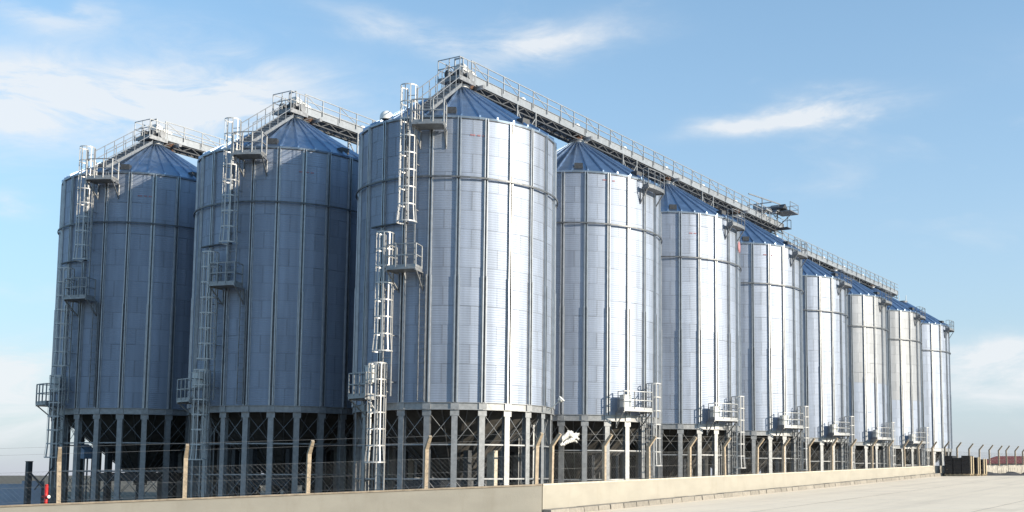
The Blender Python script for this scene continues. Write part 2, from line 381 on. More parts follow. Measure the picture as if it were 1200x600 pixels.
def ring_segment_mesh(name, m, r0, r1, z0, z1, n=NB, a0=None):
    b = MB(); a0 = PH if a0 is None else a0
    for i in range(n):
        a, c = a0+2*math.pi*i/n, a0+2*math.pi*(i+1)/n
        b.hexa([pol(a, r0, z0), pol(a, r1, z0), pol(c, r1, z0), pol(c, r0, z0), pol(a, r0, z1), pol(a, r1, z1), pol(c, r1, z1), pol(c, r0, z1)])
    return b.mesh(name, m)
def beam_piece():
    b = MB(); h = math.pi/NB; k = 1.0
    for (r0, r1, z0, z1) in ((R-.05, R+.05, Z_BEAM-.27, Z_BEAM), (R-.12, R+.11, Z_BEAM-.30, Z_BEAM-.275), (R-.12, R+.115, Z_BEAM-.002, Z_BEAM+.022)):
        b.hexa([pol(-h, r0, z0), pol(-h, r1, z0), pol(h, r1, z0), pol(h, r0, z0), pol(-h, r0, z1), pol(-h, r1, z1), pol(h, r1, z1), pol(h, r0, z1)])
    return b.mesh('ring_beam_segment', MT['frame'])
BEAM = beam_piece()
def joint_plate():
    b = MB(); b.box(R+.03, R+.075, -.17, .17, Z_BEAM-.268, Z_BEAM-.004); return b.mesh('joint_plate', MT['frame'])
JPLATE = joint_plate()

def bracing_mesh():
    b = MB()
    for i in range(NB):
        a, c = PH+2*math.pi*i/NB, PH+2*math.pi*(i+1)/NB; q = R-.10
        for z0, z1 in ((.15, 1.50), (1.55, 2.92), (2.98, 4.38)):
            if z0 == 1.55: continue
            b.tube(pol(a, q, z0), pol(c, q, z1), .015, 4, cap=False); b.tube(pol(c, q-.03, z0), pol(a, q-.03, z1), .015, 4, cap=False)
    return b.mesh('bracing', MT['frame'])
def tie_mesh(z):
    b = MB()
    for i in range(NB):
        a, c = PH+2*math.pi*i/NB, PH+2*math.pi*(i+1)/NB
        b.beam(pol(a, R-.06, z), pol(c, R-.06, z), .05, .06)
    return b.mesh('tie_ring', MT['frame'])
BRACING = bracing_mesh(); TIES = [tie_mesh(z) for z in (2.95, 1.50)]
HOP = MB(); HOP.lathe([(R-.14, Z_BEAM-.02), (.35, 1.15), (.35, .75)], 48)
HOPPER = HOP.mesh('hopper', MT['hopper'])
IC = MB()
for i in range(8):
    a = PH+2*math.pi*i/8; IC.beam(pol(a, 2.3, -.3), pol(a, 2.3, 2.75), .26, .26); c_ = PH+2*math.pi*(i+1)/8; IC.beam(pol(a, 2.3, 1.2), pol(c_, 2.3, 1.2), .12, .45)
LIGHT_BLOCK = IC.mesh('light_block_frame', MT['dark'])  # dark frame added to block the bright gaps seen under the silos
HR = MB()
for i in range(24):
    a = PH+2*math.pi*(i+.5)/24
    HR.beam(pol(a, R-.18, Z_BEAM-.12), pol(a, .40, 1.13), .05, .05)
HRIB = HR.mesh('hopper_rib', MT['midsteel'])

NR = 36
def roof_mesh():
    b = MB(); h = math.pi/NR; r1, r0 = R+.10, .42; z1 = Z_EAVE-.03; z0 = Z_APEX-.02
    def P(a, t, o=0): rr = r1+(r0-r1)*t; return pol(a, rr+o*.5, z1+(z0-z1)*t+o*.87)
    b.quad([P(-h, 0), P(h, 0), P(h, 1), P(-h, 1)])
    b.quad([P(-h, 0), pol(-h, r1-.02, z1-.08), pol(h, r1-.02, z1-.08), P(h, 0)])
    # raised seam along one edge
    e = .045/r1
    for s0, s1, o0, o1 in ((-h-e, -h-e*.7, 0, .09), (-h-e*.7, -h+e*.7, .09, .09), (-h+e*.7, -h+e, .09, 0)):
        def Q(s, o, t):
            rr = r1+(r0-r1)*t; a = -h+(s+h)*r1/rr if t else s
            return pol(a, rr, z1+(z0-z1)*t) + Vector((0, 0, o))
        b.quad([Q(s0, o0, 0), Q(s1, o1, 0), Q(s1, o1, 1), Q(s0, o0, 1)])
    b.quad([Q(-h-e, 0, 0), Q(-h-e*.7, 0.09, 0), Q(-h+e*.7, 0.09, 0), Q(-h+e, 0, 0)])
    return b.mesh('roof_panel', MT['roof'])
ROOFP = roof_mesh()
WIND = ring_segment_mesh('wind_ring', MT['darkzinc'], R+.126, R+.18, Z_WIND-.038, Z_WIND+.038, 72, 0)
EAVE = ring_segment_mesh('eave_angle', MT['midsteel'], R+.005, R+.055, Z_EAVE-.13, Z_EAVE-.07, 72, 0)
COLL = MB(); COLL.lathe([(.50, Z_APEX-.06), (.52, Z_APEX+.0), (.44, Z_APEX+.02), (.42, Z_APEX+.16), (.47, Z_APEX+.16), (.47, Z_APEX+.20), (0, Z_APEX+.20)], 28)
COLLAR = COLL.mesh('apex_collar', MT['frame'])
VB = MB(); VB.hexa([(-.16, -.22, 0), (.22, -.22, -.13), (.22, .22, -.13), (-.16, .22, 0), (-.16, -.22, .16), (.24, -.22, .14), (.24, .22, .14), (-.16, .22, .16)])
VENT = VB.mesh('roof_vent', MT['dark'])
DB = MB(); DB.lathe([(.30, -.12), (.30, .02), (.27, .14), (.19, .24), (.09, .29), (0, .30)], 20)
DOME = DB.mesh('roof_dome', MT['white'])

def frame_at(a):
    er = Vector((math.cos(a), math.sin(a), 0)); et = Vector((-math.sin(a), math.cos(a), 0)); return er, et
def ladder_meshes(a, z0, z1, cz0, cz1, flare=True, s=.75):
    er, et = frame_at(a); b = MB(); c = er*(R+.30)
    for s_ in (-.23, .23): b.beam(c+et*s_+Vector((0, 0, z0)), c+et*s_+Vector((0, 0, z1)), .05, .06, up=er)
    n = int((z1-z0)/.30)
    for i in range(n): b.tube(c-et*.23+Vector((0, 0, z0+.15+.3*i)), c+et*.23+Vector((0, 0, z0+.15+.3*i)), .016, 5, cap=False)
    z = z0+.6
    while z < min(z1, Z_EAVE-.2):
        if z > Z_BEAM:
            for s_ in (-.23, .23): b.beam(er*(R+.02)+et*s_+Vector((0, 0, z)), c+et*s_+Vector((0, 0, z)), .04, .04)
        z += 2.0
    lad = b.mesh('ladder', MT['frame'])
    g_ = MB(); angs = [rad(x) for x in (-100, -72, -36, 0, 36, 72, 100)]
    def hp(t, z, k=1.0): q = .37*k; return c + er*(.30+q*math.cos(t)*1.0) + et*(q*math.sin(t)) + Vector((0, 0, z))
    nh = max(2, round((cz1-cz0)/s)); zs = [cz0+(cz1-cz0)*i/nh for i in range(nh+1)]
    ks = [1.18 if (flare and i == 0) else 1.0 for i in range(nh+1)]
    fine_ = [rad(-118+236*i/12) for i in range(13)]
    for z, k in zip(zs, ks):
        pts = [c-et*.25+Vector((0, 0, z))]+[hp(t, z, k) for t in fine_]+[c+et*.25+Vector((0, 0, z))]
        for p, q in zip(pts, pts[1:]): g_.beam(p, q, .012, .055)
    for t in angs:
        for (za, ka), (zb, kb) in zip(zip(zs, ks), zip(zs[1:], ks[1:])):
            g_.beam(hp(t, za, ka), hp(t, zb, kb), .050, .012, up=er*math.cos(t)+et*math.sin(t))
    return lad, g_.mesh('safety_cage', MT['bright'])
def platform_meshes(a0, a1, z, depth=.95, rail=1.0, sides=(True, True), m='frame', t=.05):
    n = 5; b = MB(); r0, r1 = R+.12, R+.12+depth
    for i in range(n):
        a, c = a0+(a1-a0)*i/n, a0+(a1-a0)*(i+1)/n
        b.hexa([pol(a, r0, z-.09), pol(a, r1, z-.09), pol(c, r1, z-.09), pol(c, r0, z-.09), pol(a, r0, z), pol(a, r1, z), pol(c, r1, z), pol(c, r0, z)])
    brs = []
    for a in (a0, a1):
        br = MB(); brs.append(br)
        br.beam(pol(a, r1-.08, z-.11), pol(a, R+.04, z-.85), .05, .05); br.beam(pol(a, R+.04, z-.11), pol(a, R+.04, z-.9), .05, .05); br.beam(pol(a, R+.04, z-.12), pol(a, r1-.02, z-.12), .05, .05)
    rl = MB(); npost = 4; pa = [a0+(a1-a0)*i/(npost-1) for i in range(npost)]
    out = [pol(a, r1-.03, 0) for a in pa]
    pts = ([pol(a0, r0+.1, 0)] if sides[0] else []) + out + ([pol(a1, r0+.1, 0)] if sides[1] else [])
    for p in pts: rl.beam(p+Vector((0, 0, z)), p+Vector((0, 0, z+rail)), t, t)
    for hh in (rail, rail*.52):
        for p, q in zip(pts, pts[1:]): rl.beam(p+Vector((0, 0, z+hh)), q+Vector((0, 0, z+hh)), t*.9, t*.9)
    for p, q in zip(pts, pts[1:]): rl.beam(p+Vector((0, 0, z+.06)), q+Vector((0, 0, z+.06)), .015, .11)
    return b.mesh('platform', MT[m]), brs[0].mesh('bracket', MT[m]), brs[1].mesh('bracket', MT[m]), rl.mesh('guard_rail', MT[m])
def stair_meshes(a):
    er, et = frame_at(a); b = MB(); h = MB()
    def P(t, o): return er*(R+.12+(.75-R-.12)*t)+Vector((0, 0, Z_EAVE+(Z_APEX-.15-Z_EAVE)*t+o))
    for s_ in (-.32, .32): b.beam(P(0, .16)+et*s_, P(1, .16)+et*s_, .05, .14)
    for i in range(15):
        p = P((i+.5)/15, .19); b.beam(p-et*.31, p+et*.31, .22, .035, up=(0, 0, 1))
    for s_ in (-.34, .34):
        for o in (.62, 1.08): h.tube(P(0, o)+et*s_, P(1, o)+et*s_, .021, 5)
        for i in range(6): h.tube(P(i/5, .16)+et*s_, P(i/5, 1.08)+et*s_, .021, 5)
    return b.mesh('roof_stair', MT['frame']), h.mesh('handrail', MT['frame'])
def arc_mesh(name, m, a0, a1, r0, r1, z0, z1, n=8):
    b = MB()
    for i in range(n):
        a, c = a0+(a1-a0)*i/n, a0+(a1-a0)*(i+1)/n
        b.hexa([pol(a, r0, z0), pol(a, r1, z0), pol(c, r1, z0), pol(c, r0, z0), pol(a, r0, z1), pol(a, r1, z1), pol(c, r1, z1), pol(c, r0, z1)])
    return b.mesh(name, m)
A = rad
FL1 = ladder_meshes(A(-76), 10.4, 18.35, 12.4, 18.35, True)
FL2 = ladder_meshes(A(-88), 5.0, 12.0, 6.9, 12.0, True)
FL3 = ladder_meshes(A(-91), .6, 6.4, 2.2, 6.4, True)
PL1 = platform_meshes(A(-72.5), A(-58), 16.62, .9)
PL2 = platform_meshes(A(-84), A(-69.5), 10.4, .85)
PL3 = platform_meshes(A(-106), A(-94), 5.0, .9)
PL3B = platform_meshes(A(-116), A(-96), 5.0, .75, .92, (True, True), 'frame', .042)
PL1B = platform_meshes(A(-10), A(9), 16.75, .48, .9, (True, True), 'midsteel', .035)
STAIR = stair_meshes(A(-71))
DARKARC = arc_mesh('stiffening_angle', MT['dark'], A(-104), A(-78), R+.09, R+.20, 12.44, 12.50)
CT = MB()
er, et = frame_at(A(-69))
for s_ in (-.14, .14): CT.beam(er*(R+.16)+et*s_+Vector((0, 0, 4.8)), er*(R+.16)+et*s_+Vector((0, 0, 10.2)), .03, .05)
for i in range(18): CT.beam(er*(R+.16)-et*.14+Vector((0, 0, 4.9+i*.3)), er*(R+.16)+et*.14+Vector((0, 0, 4.9+i*.3)), .025, .025)
TRAY = CT.mesh('cable_tray', MT['midsteel'])
CB = MB(); CB.box(-.22, .22, -.30, .30, 0, .85); CB.box(.222, .235, -.26, .26, .05, .80); CB.box(.235, .26, .18, .21, .38, .48); CB.box(-.24, .26, -.33, .33, .85, .88)
CAB = CB.mesh('control_cabinet', MT['cabinet'])
MK = MB()
for i in range(9):
    a = A(-44)+i*.017
    if i in (3, 6): continue
    MK.quad([pol(a, R+.022, 0), pol(a+.012, R+.022, 0), pol(a+.012, R+.022, .07), pol(a, R+.022, .07)])
MARK = MK.mesh('stencil_mark', MT['redmark'])
FLD = MB()
FLD.beam((0, 0, 0), (.55, 0, .42), .04, .04); FLD.tube((.55, 0, .42), (.66, 0, .52), .10, 10, .15); FLD.tube((.66, 0, .52), (.68, 0, .54), .16, 10)
FLOOD = FLD.mesh('flood_lamp', MT['cabinet'])

def add_access(root, row, last=False):
    rot = A(86) if row else 0.0; up_rot = A(180) if row else 0.0
    def sub(ms, rz):
        p = link(ms[0].name.split('.')[0], ms[0], root, rz=rz)
        for m_ in ms[1:]: link(m_.name.split('.')[0], m_, p)
        return p
    for f in (FL1, FL2): sub(f, up_rot)
    sub(PL1B if row else PL1, 0.0); sub(PL2, up_rot)
    if not last: sub(FL3, rot); sub(PL3B if row else PL3, rot)
    sub(STAIR, up_rot)
    link('stiffening_angle', DARKARC, root, rz=up_rot); link('cable_tray', TRAY, root, rz=up_rot)
    if last: return
    a = A(-112.5 if row else -97)+rot
    o = link('control_cabinet', CAB, root); o.scale = (.8, .8, .85); p = pol(a, R+.45 if row else R+.4, 5.0 if row else 5.6); o.location = p; o.rotation_euler = (0, 0, a)

def make_silo(i, label, centre, full=True, row=None):
    c = centre; root = empty('grain_silo', (c[0], c[1], silo_dz(c))); link('light_block_frame', LIGHT_BLOCK, root)
    tag(root, label, 'silo', 'steel grain silos')
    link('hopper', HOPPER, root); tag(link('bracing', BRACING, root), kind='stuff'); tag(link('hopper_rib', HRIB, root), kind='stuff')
    for t_ in TIES: link('tie_ring', t_, root)
    for k in range(NB):
        a = PH+2*math.pi*k/NB
        link('leg', LEG, root, rz=a); link('ring_beam_segment', BEAM, root, rz=a+math.pi/NB)
    if not full:
        w = MB(); w.lathe([(R, Z_BEAM), (R, Z_EAVE), (.4, Z_APEX)], 48); w.build('wall', MT['stiff'], root); return root
    rng = random.Random(100+i)
    for k in range(NB):
        a = PH+2*math.pi*k/NB
        link('groove_shade_strip', GROOVE_SHADE, link('stiffener', STIFF, root, rz=a)); link('joint_plate', JPLATE, root, rz=a)
    for cr in range(NC):
        me = SHEET_D if (i in (8, 9) and cr >= (6 if i == 8 else 5)) or (i == 4 and cr >= 11 and False) else SHEET
        for k in range(12):
            a = PH+math.pi/NB + 2*math.pi*(k+.5*(cr % 2))/12 - math.pi/12
            o = link('wall_sheet', me, root, (rng.uniform(-.002, .002), rng.uniform(-.002, .002), Z_BEAM+CH*cr), a)
            o.rotation_euler = (rng.gauss(0, .0012), rng.gauss(0, .0012), a)
    for k in range(NR): link('roof_panel', ROOFP, root, rz=A(5)+2*math.pi*k/NR)
    link('wind_ring', WIND, root); link('eave_angle', EAVE, root); link('apex_collar', COLLAR, root)
    for a, r_ in ((-56, 4.1), (-8, 4.1), (62, 4.1), (140, 4.1)):
        p = pol(A(a), r_, Z_EAVE+(Z_APEX-Z_EAVE)*(1-r_/R)+.05); o = link('roof_vent', VENT, root, p, A(a))
    for a in ((-100, 150) if i == 3 else (150,)):
        p = pol(A(a), 4.25, Z_EAVE+(Z_APEX-Z_EAVE)*(1-4.25/R)+.12); o = link('roof_dome', DOME, root, p)
    if row is not None: add_access(root, row, i == 10)
    return root

labels = {
 1: 'leftmost grain silo in blue shade with sky along its left side',
 2: 'second silo from the left in blue shade, overlapped by the big corner silo',
 3: 'nearest and largest grain silo at the corner with a white caged ladder down its left',
 4: 'second silo of the long sunlit row, right behind the big corner silo',
 5: 'third silo of the long sunlit row counted from the big corner silo',
 6: 'fourth silo of the sunlit row, just before the rooftop transfer platform',
 7: 'fifth silo of the sunlit row, just beyond the rooftop transfer platform',
 8: 'sixth silo of the sunlit row, duller towards its top',
 9: 'seventh silo of the sunlit row, last but one before the far end',
 10: 'farthest silo at the right end of the sunlit row, above the black pallet stacks'}
SILO = {}
for i in range(1, 11):
    SILO[i] = make_silo(i, labels[i], silo_centre(i), True, i > 3)
for i in (1, 2):
    for k in range(1, 5):
        c = silo_centre(i); make_silo(20+i*10+k, 'silo hidden behind the front silos, only its dark legs and hopper glimpsed', (c[0], k*D_COL), False)
o = link('flood_lamp', FLOOD, SILO[3]); o.location = pol(A(13), R+.10, 4.55); o.rotation_euler = (0, 0, A(13))
for i, z, a in ((1, 15.9, -2), (2, 16.0, 5), (3, 16.35, -1), (4, 16.75, 4), (5, 15.9, 0), (6, 16.4, 3)):
    link('stencil_mark', MARK, SILO[i], (0, 0, z), A(a))
SG = MB(); SG.lathe([(.36, 0), (.36, .03), (0, .03)], 20)
o = link('round_sign', SG.mesh('round_sign', MT['redmark']), SILO[5]); p = pol(A(14), R+.11, 15.7); o.location = p; o.rotation_euler = (0, math.pi/2, A(14))

# ------------------------------------------------------------------ conveyors on the roofs
def conveyor(label, x, y0, y1, zb, head=True, seats=(), gaps=()):
    """trough, walkway and rails along +Y; zb = underside of the trough side plates"""
    root = empty('roof_conveyor', (x, y0, zb)); tag(root, label, 'conveyor', 'roof conveyors with catwalks')
    Ln = y1-y0; sec = 2.5; n = max(1, round(Ln/sec)); sec = Ln/n
    t = MB()
    t.box(-.30, -.27, 0, sec-.012, 0, .40); t.box(.27, .30, 0, sec-.012, 0, .40); t.box(-.265, .265, 0, sec-.012, .05, .08)
    t.box(-.30, .34, 0, sec-.012, .402, .425); t.box(.302, .345, 0, .05, .0, .398); t.box(.302, .345, sec-.06, sec-.012, 0, .398); t.box(.302, .33, 0.055, sec-.065, 0.0, .05)
    tm = t.mesh('trough_section', MT['plate'])
    w = MB(); w.box(-1.05, -.34, 0, sec-.01, -.06, -.02); w.box(-1.10, -1.055, 0, sec-.01, -.10, .06)
    wm = w.mesh('walkway_deck', MT['midsteel'])
    u = MB()
    for X in (-.30, .26): u.beam((X, 0, -.34), (X, sec, -.34), .06, .06)
    for k in range(2):
        a, b_ = sec*k/2, sec*(k+1)/2; mid = (a+b_)/2
        for X in (-.30, .26):
            u.beam((X, a, -.34), (X, mid, -.03), .045, .045); u.beam((X, mid, -.03), (X, b_, -.34), .045, .045)
        u.beam((-.30, a+.02, -.34), (.26, a+.02, -.34), .05, .05); u.beam((-1.08, mid, -.10), (-.3, mid, -.34), .05, .05)
    u.box(-.26, .26, 0, sec, -.055, -.015)
    um = u.mesh('under_truss', MT['dark'])
    np_ = max(1, round(sec/1.25)); rms = []
    for X, zf in ((.36, .20), (-1.08, -.02)):
        rl = MB()
        for k in range(np_): rl.beam((X, k*sec/np_+.03, zf), (X, k*sec/np_+.03, 1.05), .045, .045)
        for z in (1.05, .72): rl.beam((X, 0, z), (X, sec, z), .04, .04)
        rl.beam((X, .05, 1.03), (X, sec/np_, .45), .03, .03)
        rms.append(rl.mesh('guard_rail', MT['frame']))
    for k in range(n):
        p = (0, k*sec, 0)
        link('trough_section', tm, root, p); link('walkway_deck', wm, root, p); link('under_truss', um, root, p)
        for rm in rms: link('guard_rail', rm, root, p)
    lb = MB(); lb.lathe([(.19, -.05), (.20, .06), (.15, .15), (.07, .20), (0, .21)], 14); lm = lb.mesh('dome_cover', MT['white'])
    k = 0; yy = 4.6
    while yy < Ln-1: link('dome_cover', lm, root, (0, yy, .46)); yy += 5.09; k += 1
    sp = MB(); sp.lathe([(.26, -.02), (.26, -.2), (.38, -.22), (.38, -.30), (.24, -.32), (.20, -.6)], 16); sm_ = sp.mesh('spout', MT['rust'])
    mot = MB(); mot.tube((.3, 0, -.26), (.95, 0, -.26), .10, 10); mm = mot.mesh('gate_motor', MT['midsteel'])
    for sy in seats:
        o = link('spout', sm_, root, (0, sy-y0, 0)); link('gate_motor', mm, o)
    for sy in gaps:      # trestles standing on the eaves
        b = MB()
        for yy in (-.8, .8):
            for X in (-.34, .34): b.beam((X, sy-y0+yy, -3.05), (X, sy-y0+yy, 0), .07, .07)
        for X in (-.34, .34):
            b.beam((X, sy-y0-.8, -.3), (X, sy-y0, -1.3), .045, .045); b.beam((X, sy-y0+.8, -.3), (X, sy-y0, -1.3), .045, .045)
            b.beam((X, sy-y0-.8, -1.3), (X, sy-y0+.8, -1.3), .05, .05)
        b.build('trestle', MT['frame'], root)
    if head:
        hs = []
        h = MB(); h.box(-1.0, .95, -1.55, -.02, -.22, -.14); h.box(-1.0, .95, -1.56, -1.50, -.30, -.05); h.box(.89, .96, -1.5, -.02, -.30, -.05)
        for X in (-.45, .45):
            h.beam((X, -.5, -.24), (X*.7, -.1, -.62), .08, .08); h.beam((X, -1.2, -.24), (X*.6, .2, -.66), .07, .07)
        ho = h.build('head_platform', MT['midsteel'], root); hs.append(ho)
        q = MB(); pts = [(.93, -.05), (.93, -.78), (.93, -1.53), (-.0, -1.53), (-.98, -1.53), (-.98, -.78), (-.98, -.05)]
        for X, Y in pts: q.beam((X, Y, -.14), (X, Y, .95), .045, .045)
        for z in (.95, .45):
            for (a, b_), (c, d) in zip(pts, pts[1:]): q.beam((a, b_, z), (c, d, z), .04, .04)
        q.build('guard_rail', MT['frame'], ho)
        hb = MB(); hb.box(-.33, .33, -.75, -.03, -.12, .52); hb.tube((-.345, -.4, .22), (.345, -.4, .22), .26, 16); hb.box(-.36, .36, -.78, -.70, -.1, .5)
        hs.append(hb.build('head_box', MT['midsteel'], root))
        hd = MB(); hd.hexa([(-.34, -.55, .60), (.34, -.55, .60), (.34, .75, .46), (-.34, .75, .46), (-.30, -.55, .95), (.30, -.55, .95), (.30, .75, .62), (-.30, .75, .62)])
        hs.append(hd.build('white_hood', MT['white'], root))
        m2 = MB(); m2.tube((.42, -.42, .20), (.85, -.42, .20), .20, 14); m2.tube((.85, -.42, .20), (.90, -.42, .20), .24, 14); hs.append(m2.build('gearbox', MT['midsteel'], root))
        m2 = MB(); m2.tube((.42, -1.15, .18), (.42, -.8, .18), .22, 14); m2.box(.30, .54, -1.2, -.75, -.14, .0); hs.append(m2.build('drive_motor', MT['dark'], root))
        m2 = MB(); m2.tube((-.5, -1.2, .25), (-.5, -.7, .25), .24, 14); m2.box(-.62, -.38, -1.2, -.75, -.14, .03); hs.append(m2.build('drive_motor', MT['dark'], root))
        p2 = MB(); p2.beam((.36, -.62, -.14), (.36, -.62, 1.25), .07, .07); p2.beam((-.36, -.62, -.14), (-.36, -.62, 1.25), .07, .07); p2.beam((-.36, -.62, 1.22), (.36, -.62, 1.22), .07, .07); hs.append(p2.build('lifting_frame', MT['frame'], root))
        for o in hs: o.scale = (.68, .78, .88)
    return root
ZC = 20.30
mid = lambda i: (silo_centre(i)[1]+silo_centre(i+1)[1])/2
conveyor('long roof conveyor with catwalk starting above the big corner silo', 0.0, .35, 38.4, ZC, True, [silo_centre(i)[1]+(.6 if i == 3 else 0) for i in (3, 4, 5, 6)], [mid(3)-.2, mid(4), mid(5)])
conveyor('farther roof conveyor running past the transfer platform towards the row end', SHIFT, 36.5, 71.5, ZC-.42, False, [silo_centre(i)[1] for i in (7, 8, 9)], [mid(7), mid(8)])
conveyor('short visible roof conveyor above the second silo from the left', -D_ROW, .35, 28.0, ZC+.16, True, [.95, D_COL, 2*D_COL], [D_COL/2, D_COL*1.5])
conveyor('roof conveyor above the leftmost silo, running behind the second silo', -2*D_ROW, .35, 28.0, ZC+.36, True, [.95, D_COL, 2*D_COL], [D_COL/2, D_COL*1.5])

# transfer platform between the fourth and fifth silo of the row
tp = empty('transfer_platform', (0, 34.8, ZC)); tp.scale = (.68, .74, .62); tag(tp, 'steel transfer platform with sloping hood above the roof conveyor', 'platform')
def tb(name, m, fn):
    b = MB(); fn(b); return b.build(name, m, tp)
def _fr(b):
    for X in (-.9, .75):
        for Y in (-1.2, .6, 2.6): b.beam((X, Y, -.2), (X, Y, 1.75), .09, .09)
        b.beam((X, -1.2, 0.2), (X, .6, 1.6), .06, .06); b.beam((X, .6, .2), (X, 2.6, 1.2), .06, .06)
    for Y in (-1.2, .6, 2.6): b.beam((-.9, Y, 1.72), (1.9, Y, 1.72), .08, .1)
tb('frame', MT['frame'], _fr)
tb('boom', MT['midsteel'], lambda b: (b.beam((.2, -3.2, 2.45), (.75, 3.4, 2.75), .09, .12), b.beam((.5, -.6, 1.7), (.5, -.6, 2.55), .08, .08), b.beam((.75, 3.3, 2.7), (.7, 2.6, 2.0), .05, .05)))
tb('sloping_hood', MT['plate'], lambda b: (b.hexa([(-.7, -.4, 1.25), (.9, -.4, 1.15), (.9, 1.0, 1.15), (-.7, 1.0, 1.25), (-.7, -.4, 2.05), (.9, -.4, 1.35), (.9, 1.0, 1.35), (-.7, 1.0, 2.05)]),
                                         b.hexa([(.2, 1.05, 1.0), (1.3, 1.05, 1.0), (1.3, 2.2, 1.5), (.2, 2.2, 1.5), (.2, 1.05, 1.1), (1.3, 1.05, 1.1), (1.3, 2.2, 2.1), (.2, 2.2, 2.1)])))
tb('gable_hood', MT['dark'], lambda b: b.hexa([(.2, 1.6, 1.75), (1.9, 1.6, 1.75), (1.9, 2.9, 1.75), (.2, 2.9, 1.75), (.2, 2.2, 2.35), (1.9, 2.2, 2.35), (1.9, 2.3, 2.35), (.2, 2.3, 2.35)]))
pf = tb('side_balcony', MT['midsteel'], lambda b: (b.box(.6, 2.6, 2.0, 4.2, 1.42, 1.52), b.beam((.7, 3.0, -.1), (2.4, 3.0, 1.4), .07, .07)))
def _rl(b):
    pts = [(2.55, 2.05), (2.55, 4.15), (1.5, 4.15), (.65, 4.15)]
    for X, Y in pts: b.beam((X, Y, 1.5), (X, Y, 2.55), .05, .05)
    for z in (2.55, 2.0):
        for (a, c), (d, e) in zip(pts, pts[1:]): b.beam((a, c, z), (d, e, z), .045, .045)
    b.beam((2.55, 2.05, 2.0), (2.55, 4.15, 2.55), .04, .04)
o = MB(); _rl(o); o.build('guard_rail', MT['midsteel'], pf)
lf = tb('lower_balcony', MT['dark'], lambda b: (b.box(.4, 1.5, 3.6, 4.7, -.14, -.06), b.beam((1.45, 3.65, -.1), (1.45, 3.65, 1.3), .05, .05), b.beam((1.45, 4.65, -.1), (1.45, 4.65, 1.0), .05, .05), b.beam((1.45, 3.65, .98), (1.45, 4.65, .98), .045, .045), b.beam((.45, 4.65, -.1), (.45, 4.65, 1.0), .05, .05), b.beam((.45, 4.65, .98), (1.45, 4.65, .98), .045, .045)))
tb('motor', MT['dark'], lambda b: (b.tube((1.0, 1.6, 1.62), (1.0, 2.4, 1.62), .22, 12), b.tube((1.9, 3.6, 1.75), (1.9, 3.95, 1.75), .2, 12), b.box(.7, 1.3, 1.3, 2.2, 1.2, 1.4)))

# ------------------------------------------------------------------ boundary walls
def wall_run(name, label, pts, outer, thick, m, capm, base, over=.03):
    """pts: (x, y, top z) along the outer face; outer = outward normal"""
    root = empty(name, (pts[0][0], pts[0][1], base)); tag(root, label, 'wall')
    o = Vector((outer[0], outer[1], 0)).normalized(); b = MB(); c = MB(); org = Vector((pts[0][0], pts[0][1], base))
    for p, q in zip(pts, pts[1:]):
        P, Q = Vector((p[0], p[1], 0))-Vector((org.x, org.y, 0)), Vector((q[0], q[1], 0))-Vector((org.x, org.y, 0))
        zp, zq = p[2]-base, q[2]-base
        I, J = P-o*thick, Q-o*thick
        up = lambda v, z: v+Vector((0, 0, z))
        b.hexa([P, Q, J, I, up(P, zp-.06), up(Q, zq-.06), up(J, zq-.06), up(I, zp-.06)])
        P2, Q2, I2, J2 = P+o*over, Q+o*over, I-o*over, J-o*over
        c.hexa([up(P2, zp-.058), up(Q2, zq-.058), up(J2, zq-.058), up(I2, zp-.058), up(P2, zp), up(Q2, zq), up(J2, zq), up(I2, zp)])
    b.build('wall_face', m, root); c.build('coping', capm, root); return root
YE = 43.2
def wall_top(y): return 1.34+(2.36-1.34)*(y+7.3)/(YE+7.3)
n1 = Vector((-wdir.y, wdir.x, 0)); n1 = n1 if n1.dot(CAM-corner) > 0 else -n1
zl = .68
def ftop(s): return 1.34+(zl-1.34)*s/wlen_f
fp = [corner+wdir*s for s in (.0, wlen_f*.25, wlen_f*.5, wlen_f*.75, wlen_f, wlen_f+9)]
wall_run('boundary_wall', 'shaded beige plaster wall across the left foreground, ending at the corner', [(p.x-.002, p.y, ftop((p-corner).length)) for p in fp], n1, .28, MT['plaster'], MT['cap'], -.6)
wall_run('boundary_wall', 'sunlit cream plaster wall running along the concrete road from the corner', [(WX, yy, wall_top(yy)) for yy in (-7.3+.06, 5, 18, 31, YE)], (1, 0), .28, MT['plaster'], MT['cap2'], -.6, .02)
# rubble wall that carries the fence on, past the end of the plastered wall
rb = MB(); rr_ = random.Random(3); npt = 60
tops = [2.36+.0075*(yy-43)*1.0+rr_.uniform(-.07, .07) for yy in [43.4+i*.9 for i in range(npt+1)]]
for i in range(npt):
    ya, yb = i*.9, (i+1)*.9; ja, jb = rr_.uniform(-.04, .04), rr_.uniform(-.04, .04)
    rb.hexa([(.05+ja, ya, 0), (.05+jb, yb, 0), (-.35, yb, 0), (-.35, ya, 0), (ja, ya, tops[i]+.3), (jb, yb, tops[i+1]+.3), (-.33, yb, tops[i+1]+.3), (-.33, ya, tops[i]+.3)])
o = rb.build('rubble_wall', MT['stone']); o.location = (WX-.05, 43.4, -.3); tag(o, 'low rough grey stone wall under the far fence posts', 'wall')
# dark heap of asphalt along its foot
hp_ = MB(); prev = None
for i in range(46):
    yy = 46.5+i*1.1; h = (.20+.12*math.sin(i*.8)+.08*math.sin(i*2.1+1))*min(1, i/5)
    prof = [(WX+.05, 1.58), (WX+.4, 1.62+h), (WX+1.0, 1.62+h*.9), (WX+1.8, 1.6)]
    cur = [(x, yy, z) for x, z in prof]
    if prev:
        for a in range(3): hp_.quad([prev[a], prev[a+1], cur[a+1], cur[a]], True)
    prev = cur
tag(hp_.build('asphalt_heap', MT['soil']), 'long low heap of dark asphalt at the foot of the stone wall', 'heap', kind='stuff')

